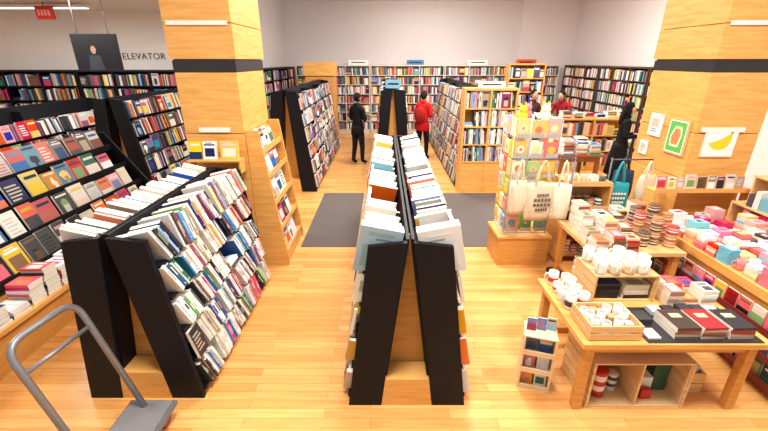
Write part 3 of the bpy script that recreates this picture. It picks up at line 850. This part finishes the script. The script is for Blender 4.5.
for i, (xa, xb, ya) in enumerate(((-8.3, -5.6, 8.2), (-8.3, -4.2, 5.5))):
    m = MB(); m.bx(xa, xb, ya, ya + .2, 3.42, 3.46, WHITE); m.bx(xa + .03, xb - .03, ya + .03, ya + .17, 3.41, 3.42, WHITE, GLOW)
    for q in (xa + .3, xb - .3): m.bx(q, q + .03, ya + .08, ya + .12, 3.46, 3.499, WHITE)
    m.build('fluorescent_light')
tx = bpy.data.curves.new('elevator_lettering', 'FONT'); tx.body = 'ELEVATOR'; tx.size = .19; tx.extrude = .004; tx.space_character = 1.1
to = bpy.data.objects.new('elevator_lettering', tx); to.location = (-5.9, 9.49, 2.52); to.rotation_euler = (math.pi / 2, 0, 0)
mt, nt, bb_ = newmat('lettering_paint'); bb_.inputs['Base Color'].default_value = lin((70, 70, 74)); tx.materials.append(mt)
bpy.context.collection.objects.link(to)
def topper(xx, yy, zz, w, h, c):
    m = MB()
    m.bx(xx - w / 2, xx + w / 2, yy, yy + .015, zz, zz + h, c); m.bx(xx - w * .35, xx + w * .35, yy - .003, yy, zz + h * .4, zz + h * .6, BLK)
    m.bx(xx - w * .3, xx + w * .3, yy - .04, yy + .06, zz, zz + .012, c)
    return m.build('category_sign')
topper(.18, 8.06, 1.99, .3, .16, lin((120, 175, 205)))
topper(2.0, 7.6, 2.021, .5, .12, WHITE)
topper(-.9, 14.72, 2.351, .7, .16, WHITE)
topper(1.1, 14.72, 2.351, .6, .16, lin((70, 120, 170)))
topper(3.3, 14.72, 2.351, .7, .16, WHITE)
topper(5.0, 14.72, 2.351, .7, .18, lin((225, 90, 60)))

# ---------------------------------------------------------------- people
SKIN = lin((205, 155, 125))
def person(name, loc, yaw, height, coat, pants, hair, arms='read', bend=0.0, longhair=False, longcoat=False, female=False, book_col=None, skin=SKIN, turn=0.0, bag=None):
    S = height / 1.72
    sh = .165 if female else .185
    TW = Matrix.Translation(loc) @ Matrix.Rotation(yaw, 4, 'Z') @ Matrix.Scale(S, 4)
    B = Matrix.Translation((0, 0, .95)) @ Matrix.Rotation(bend, 4, 'X') @ Matrix.Translation((0, 0, -.95))
    up = lambda p: B @ V(p)
    J = {}; Rr = {}; 
    def add(k, p, r): J[k] = V(p); Rr[k] = r
    hipb = .02 * (1 if bend else 0)
    add('pelvis', (0, hipb, .95), (.15, .115)); add('belly', up((0, 0, 1.1)), (.145, .105)); add('chest', up((0, -.01, 1.28)), (.165, .115)); add('upper', up((0, .0, 1.4)), (.12, .09))
    add('neck0', up((0, .0, 1.48)), (.06, .06)); add('neck', up((0, -.012, 1.55)), (.05, .05))
    for s, n in ((-1, 'r'), (1, 'l')):
        add('sh' + n, up((s * sh, 0, 1.405)), (.066, .066))
        if arms == 'down' or (arms == 'one' and n == 'l'):
            add('el' + n, up((s * (sh + .07), .03, 1.13)), (.052, .052)); add('wr' + n, up((s * (sh + .06), -.05, .89)), (.036, .036))
        elif arms == 'reach':
            add('el' + n, up((s * (sh + .06), -.14, 1.2)), (.052, .052)); add('wr' + n, up((s * .16, -.36, 1.12)), (.036, .036))
        else:
            add('el' + n, up((s * (sh + .06), .0, 1.13)), (.054, .054)); add('wr' + n, up((s * .1, -.22, 1.16)), (.036, .036))
        st = .06 * s
        add('hip' + n, (s * .09, hipb, .86), (.1, .1)); add('kn' + n, (s * .1, -.02 + st * .5, .49), (.07, .07)); add('an' + n, (s * .105, .02 + st, .09), (.048, .048)); add('to' + n, (s * .125, -.13 + st, .04), (.042, .034))
    ed = [('pelvis', 'belly', 'c'), ('belly', 'chest', 'c'), ('chest', 'upper', 'c'), ('upper', 'neck0', 'c'), ('neck0', 'neck', 's')]
    for n in 'rl':
        ed += [('upper', 'sh' + n, 'c'), ('sh' + n, 'el' + n, 'c'), ('el' + n, 'wr' + n, 'c'), ('pelvis', 'hip' + n, 'c'), ('hip' + n, 'kn' + n, 'p'), ('kn' + n, 'an' + n, 'p'), ('an' + n, 'to' + n, 'f')]
    keys = list(J); me = bpy.data.meshes.new('skel')
    me.from_pydata([tuple(J[k]) for k in keys], [(keys.index(a), keys.index(b)) for a, b, _ in ed], [])
    ob = bpy.data.objects.new('skel', me); bpy.context.collection.objects.link(ob)
    md = ob.modifiers.new('Skin', 'SKIN'); md.use_smooth_shade = True
    for i, k in enumerate(keys):
        sv = me.skin_vertices[0].data[i]; sv.radius = Rr[k]; sv.use_root = (k == 'pelvis')
    sb = ob.modifiers.new('Sub', 'SUBSURF'); sb.levels = 2; sb.render_levels = 2
    dg = bpy.context.evaluated_depsgraph_get(); dg.update()
    nm = bpy.data.meshes.new_from_object(ob.evaluated_get(dg))
    bpy.data.objects.remove(ob)
    cols = {'c': coat, 's': skin, 'p': pants, 'f': lin((30, 26, 26))}
    mb = MB(); mb.v = [tuple(TW @ v.co) for v in nm.vertices]
    def sd(p, a, b):
        d = b - a; t = max(0, min(1, (p - a).dot(d) / d.dot(d))); return (p - a - d * t).length
    for p in nm.polygons:
        c = p.center
        best = min(ed, key=lambda q: sd(c, J[q[0]], J[q[1]]) - (Rr[q[0]][0] + Rr[q[1]][0]) * .4)
        cc = cols[best[2]]
        if best[2] == 'p' and c.z > .8: cc = coat
        mb.face(tuple(p.vertices), cc, COL if best[2] == 's' else CLOTH, True)
    e = empty(name, tuple(loc))
    if longcoat:
        rings = []
        for k in range(8):
            t = k / 7; z = 1.0 - .62 * t
            rings.append([TW @ V((math.cos(a) * (.165 + .07 * t + .01 * math.sin(3 * a + k)), .01 + math.sin(a) * (.13 + .07 * t), z)) for a in [2 * math.pi * i / 20 for i in range(20)]])
        mb.loft(rings, coat, CLOTH)
    else:
        rings = []
        for k in range(5):
            t = k / 4; z = .98 - .2 * t
            rings.append([TW @ V((math.cos(a) * (.17 + .018 * t), .01 + math.sin(a) * (.13 + .015 * t), z)) for a in [2 * math.pi * i / 20 for i in range(20)]])
        mb.loft(rings, coat, CLOTH)
    nb = up((0, .0, 1.47))
    mb.lathe((0, 0, 0), [(.075, 0), (.08, .02), (.068, .06), (.058, .055)], coat, CLOTH, 14, M=TW @ Matrix.Translation(nb) @ Matrix.Rotation(bend, 4, 'X'))
    mb.build('body', e)
    h = MB()
    HM = TW @ B @ Matrix.Translation((0, -.02, 1.64)) @ Matrix.Rotation(-bend * .3 + .15, 4, 'X') @ Matrix.Rotation(turn, 4, 'Z')
    def jaw(p):
        if p.z < 0: k = 1 + p.z * 2.6; return V((p.x * k, p.y * (1 + p.z * 1.0) - (-p.z) * .12, p.z))
        return p
    h.ell(HM, .075, .095, .115, skin, fn=jaw, n=20, m=14)
    h.ell(HM @ Matrix.Translation((0, -.098, -.018)) @ Matrix.Rotation(.25, 4, 'X'), .013, .018, .026, skin, n=8, m=6)
    for s in (-1, 1):
        h.ell(HM @ Matrix.Translation((s * .03, -.083, .01)), .014, .009, .008, lin((240, 236, 230)), n=10, m=6)
        h.ell(HM @ Matrix.Translation((s * .03, -.09, .01)), .006, .004, .006, lin((40, 26, 20)), n=8, m=6)
        h.ell(HM @ Matrix.Translation((s * .03, -.086, .029)), .018, .006, .003, hair, n=8, m=6)
        h.ell(HM @ Matrix.Translation((s * .077, .005, -.005)), .01, .018, .03, skin, n=8, m=6)
    h.ell(HM @ Matrix.Translation((0, -.094, -.058)), .022, .007, .006, lin((170, 90, 85)), n=10, m=6)
    def hairf(p):
        if p.y < -.04: p = V((p.x, p.y * .9, max(p.z, .052 - abs(p.x) * .3)))
        return p
    h.ell(HM @ Matrix.Translation((0, .014, .018)), .086, .1, .115, hair, CLOTH, n=20, m=14, fn=hairf)
    if longhair:
        h.ell(HM @ Matrix.Translation((0, .07, -.12)), .095, .05, .2, hair, CLOTH, n=16, m=10)
        for s in (-1, 1): h.ell(HM @ Matrix.Translation((s * .075, .0, -.1)), .022, .045, .14, hair, CLOTH, n=10, m=8)
    h.build('head', e)
    g = MB()
    for s, n in ((-1, 'r'), (1, 'l')):
        w = J['wr' + n]; el = J['el' + n]; d = (w - el).normalized()
        side = V((1, 0, 0)) if abs(d.x) < .8 else V((0, 0, 1))
        nrm = d.cross(side).normalized(); side = nrm.cross(d).normalized()
        if arms == 'down' or (arms == 'one' and n == 'l'): side, nrm = V((0, -1, 0)), V((-s, 0, 0))
        pm = [w - d * .02, w + d * .025, w + d * .06, w + d * .09]
        rings = []
        for k, (p, hw, ht) in enumerate(zip(pm, (.024, .034, .042, .038), (.02, .016, .014, .011))):
            rings.append([TW @ (p + side * (math.cos(a) * hw) + nrm * (math.sin(a) * ht)) for a in [2 * math.pi * i / 12 for i in range(12)]])
        g.loft(rings, skin)
        for i, L in enumerate((.068, .078, .072, .056)):
            b0 = w + d * .085 + side * (-.03 + .02 * i)
            b1 = b0 + d * L * .45 + nrm * .004; b2 = b1 + (d * .8 + nrm * .6).normalized() * L * .32; b3 = b2 + (d * .4 + nrm * .9).normalized() * L * .25
            g.tube([TW @ q for q in (b0, b1, b2, b3)], [.009 * S, .0085 * S, .008 * S, .006 * S], skin, COL, 7)
        tb = w + d * .03 - side * s * .03
        g.tube([TW @ q for q in (tb, tb - side * s * .025 + d * .03 + nrm * .01, tb - side * s * .03 + d * .055 + nrm * .02)], [.012 * S, .01 * S, .008 * S], skin, COL, 7)
    if book_col:
        c = (J['wrr'] + J['wrl']) / 2 + V((0, -.1, .03))
        for s in (-1, 1):
            g.box(TW @ Matrix.Translation(c + V((s * .07, 0, .0))) @ Matrix.Rotation(.6, 4, 'X') @ Matrix.Rotation(s * -.25, 4, 'Y'), .14, .2, .012, book_col, COL, [PAGE, PAGE, PAGE, PAGE, book_col, PAGE])
    if bag:
        g.ell(TW @ Matrix.Translation(V((0, .2, 1.18))), .15, .09, .21, bag, CLOTH)
        for s in (-1, 1):
            g.tube([TW @ V(q) for q in ((s * .12, .14, 1.38), (s * .13, 0, 1.49), (s * .13, -.12, 1.36), (s * .14, -.06, 1.12), (s * .13, .12, 1.02))], .014, bag, CLOTH, 6)
    g.build('hands', e)
    return e

person('man_in_black_jacket', (-.66, 9.9, 0), math.radians(140), 1.72, lin((26, 26, 30)), lin((32, 32, 40)), lin((24, 20, 20)), 'read', book_col=WHITE)
person('woman_in_red_coat', (1.02, 10.4, 0), math.radians(150), 1.74, lin((205, 32, 32)), lin((26, 26, 32)), lin((36, 26, 24)), 'read', female=True, bag=lin((150, 30, 30)))
person('man_in_maroon_jacket', (4.72, 10.5, 0), math.radians(-50), 1.8, lin((140, 28, 34)), lin((40, 40, 50)), lin((26, 20, 18)), 'reach', bend=.35, book_col=WHITE)
person('man_in_dark_shirt', (3.75, 10.2, 0), math.radians(20), 1.78, lin((70, 46, 46)), lin((40, 44, 60)), lin((26, 20, 18)), 'read', book_col=lin((230, 230, 230)))
person('woman_in_black_coat', (4.66, 7.65, 0), math.radians(70), 1.72, lin((18, 18, 21)), lin((20, 20, 24)), lin((20, 16, 16)), 'read', female=True, longhair=True, longcoat=True)

# ---------------------------------------------------------------- lights
def area(name, loc, sx, sy, e, col=(1, .965, .91)):
    l = bpy.data.lights.new(name, 'AREA'); l.shape = 'RECTANGLE'; l.size = sx; l.size_y = sy; l.energy = e; l.color = col
    o = bpy.data.objects.new(name, l); o.location = loc; bpy.context.collection.objects.link(o)
for (x_, y_, e_) in ((-.4, 1.6, 200), (3.0, 1.8, 200), (.6, 5.4, 240), (4, 5.6, 190), (.3, 9.4, 240), (4, 9.4, 240), (1.5, 12.2, 160)):
    area('ceiling_lamp', (x_, y_, 4.7), 1.0, 1.0, e_)
for (x_, y_) in ((-5, 2.5), (-5.5, 6.5), (-9, 5)):
    area('ceiling_lamp', (x_, y_, 3.39), 1.2, 1.2, 100)
w = bpy.data.worlds.new('World'); bpy.context.scene.world = w; w.use_nodes = True
w.node_tree.nodes['Background'].inputs[0].default_value = (1, .98, .95, 1); w.node_tree.nodes['Background'].inputs[1].default_value = 0.6

# ---------------------------------------------------------------- camera
cam = bpy.data.cameras.new('Camera'); cam.lens = 390 / 768 * 36; cam.sensor_width = 36; cam.clip_start = .05
co = bpy.data.objects.new('Camera', cam); co.location = (0, 0, 2.5); co.rotation_euler = (math.radians(90 - 21.7), 0, 0)
bpy.context.collection.objects.link(co); bpy.context.scene.camera = co
bpy.context.scene.view_settings.view_transform = 'Standard'
bpy.context.scene.view_settings.exposure = 0.0
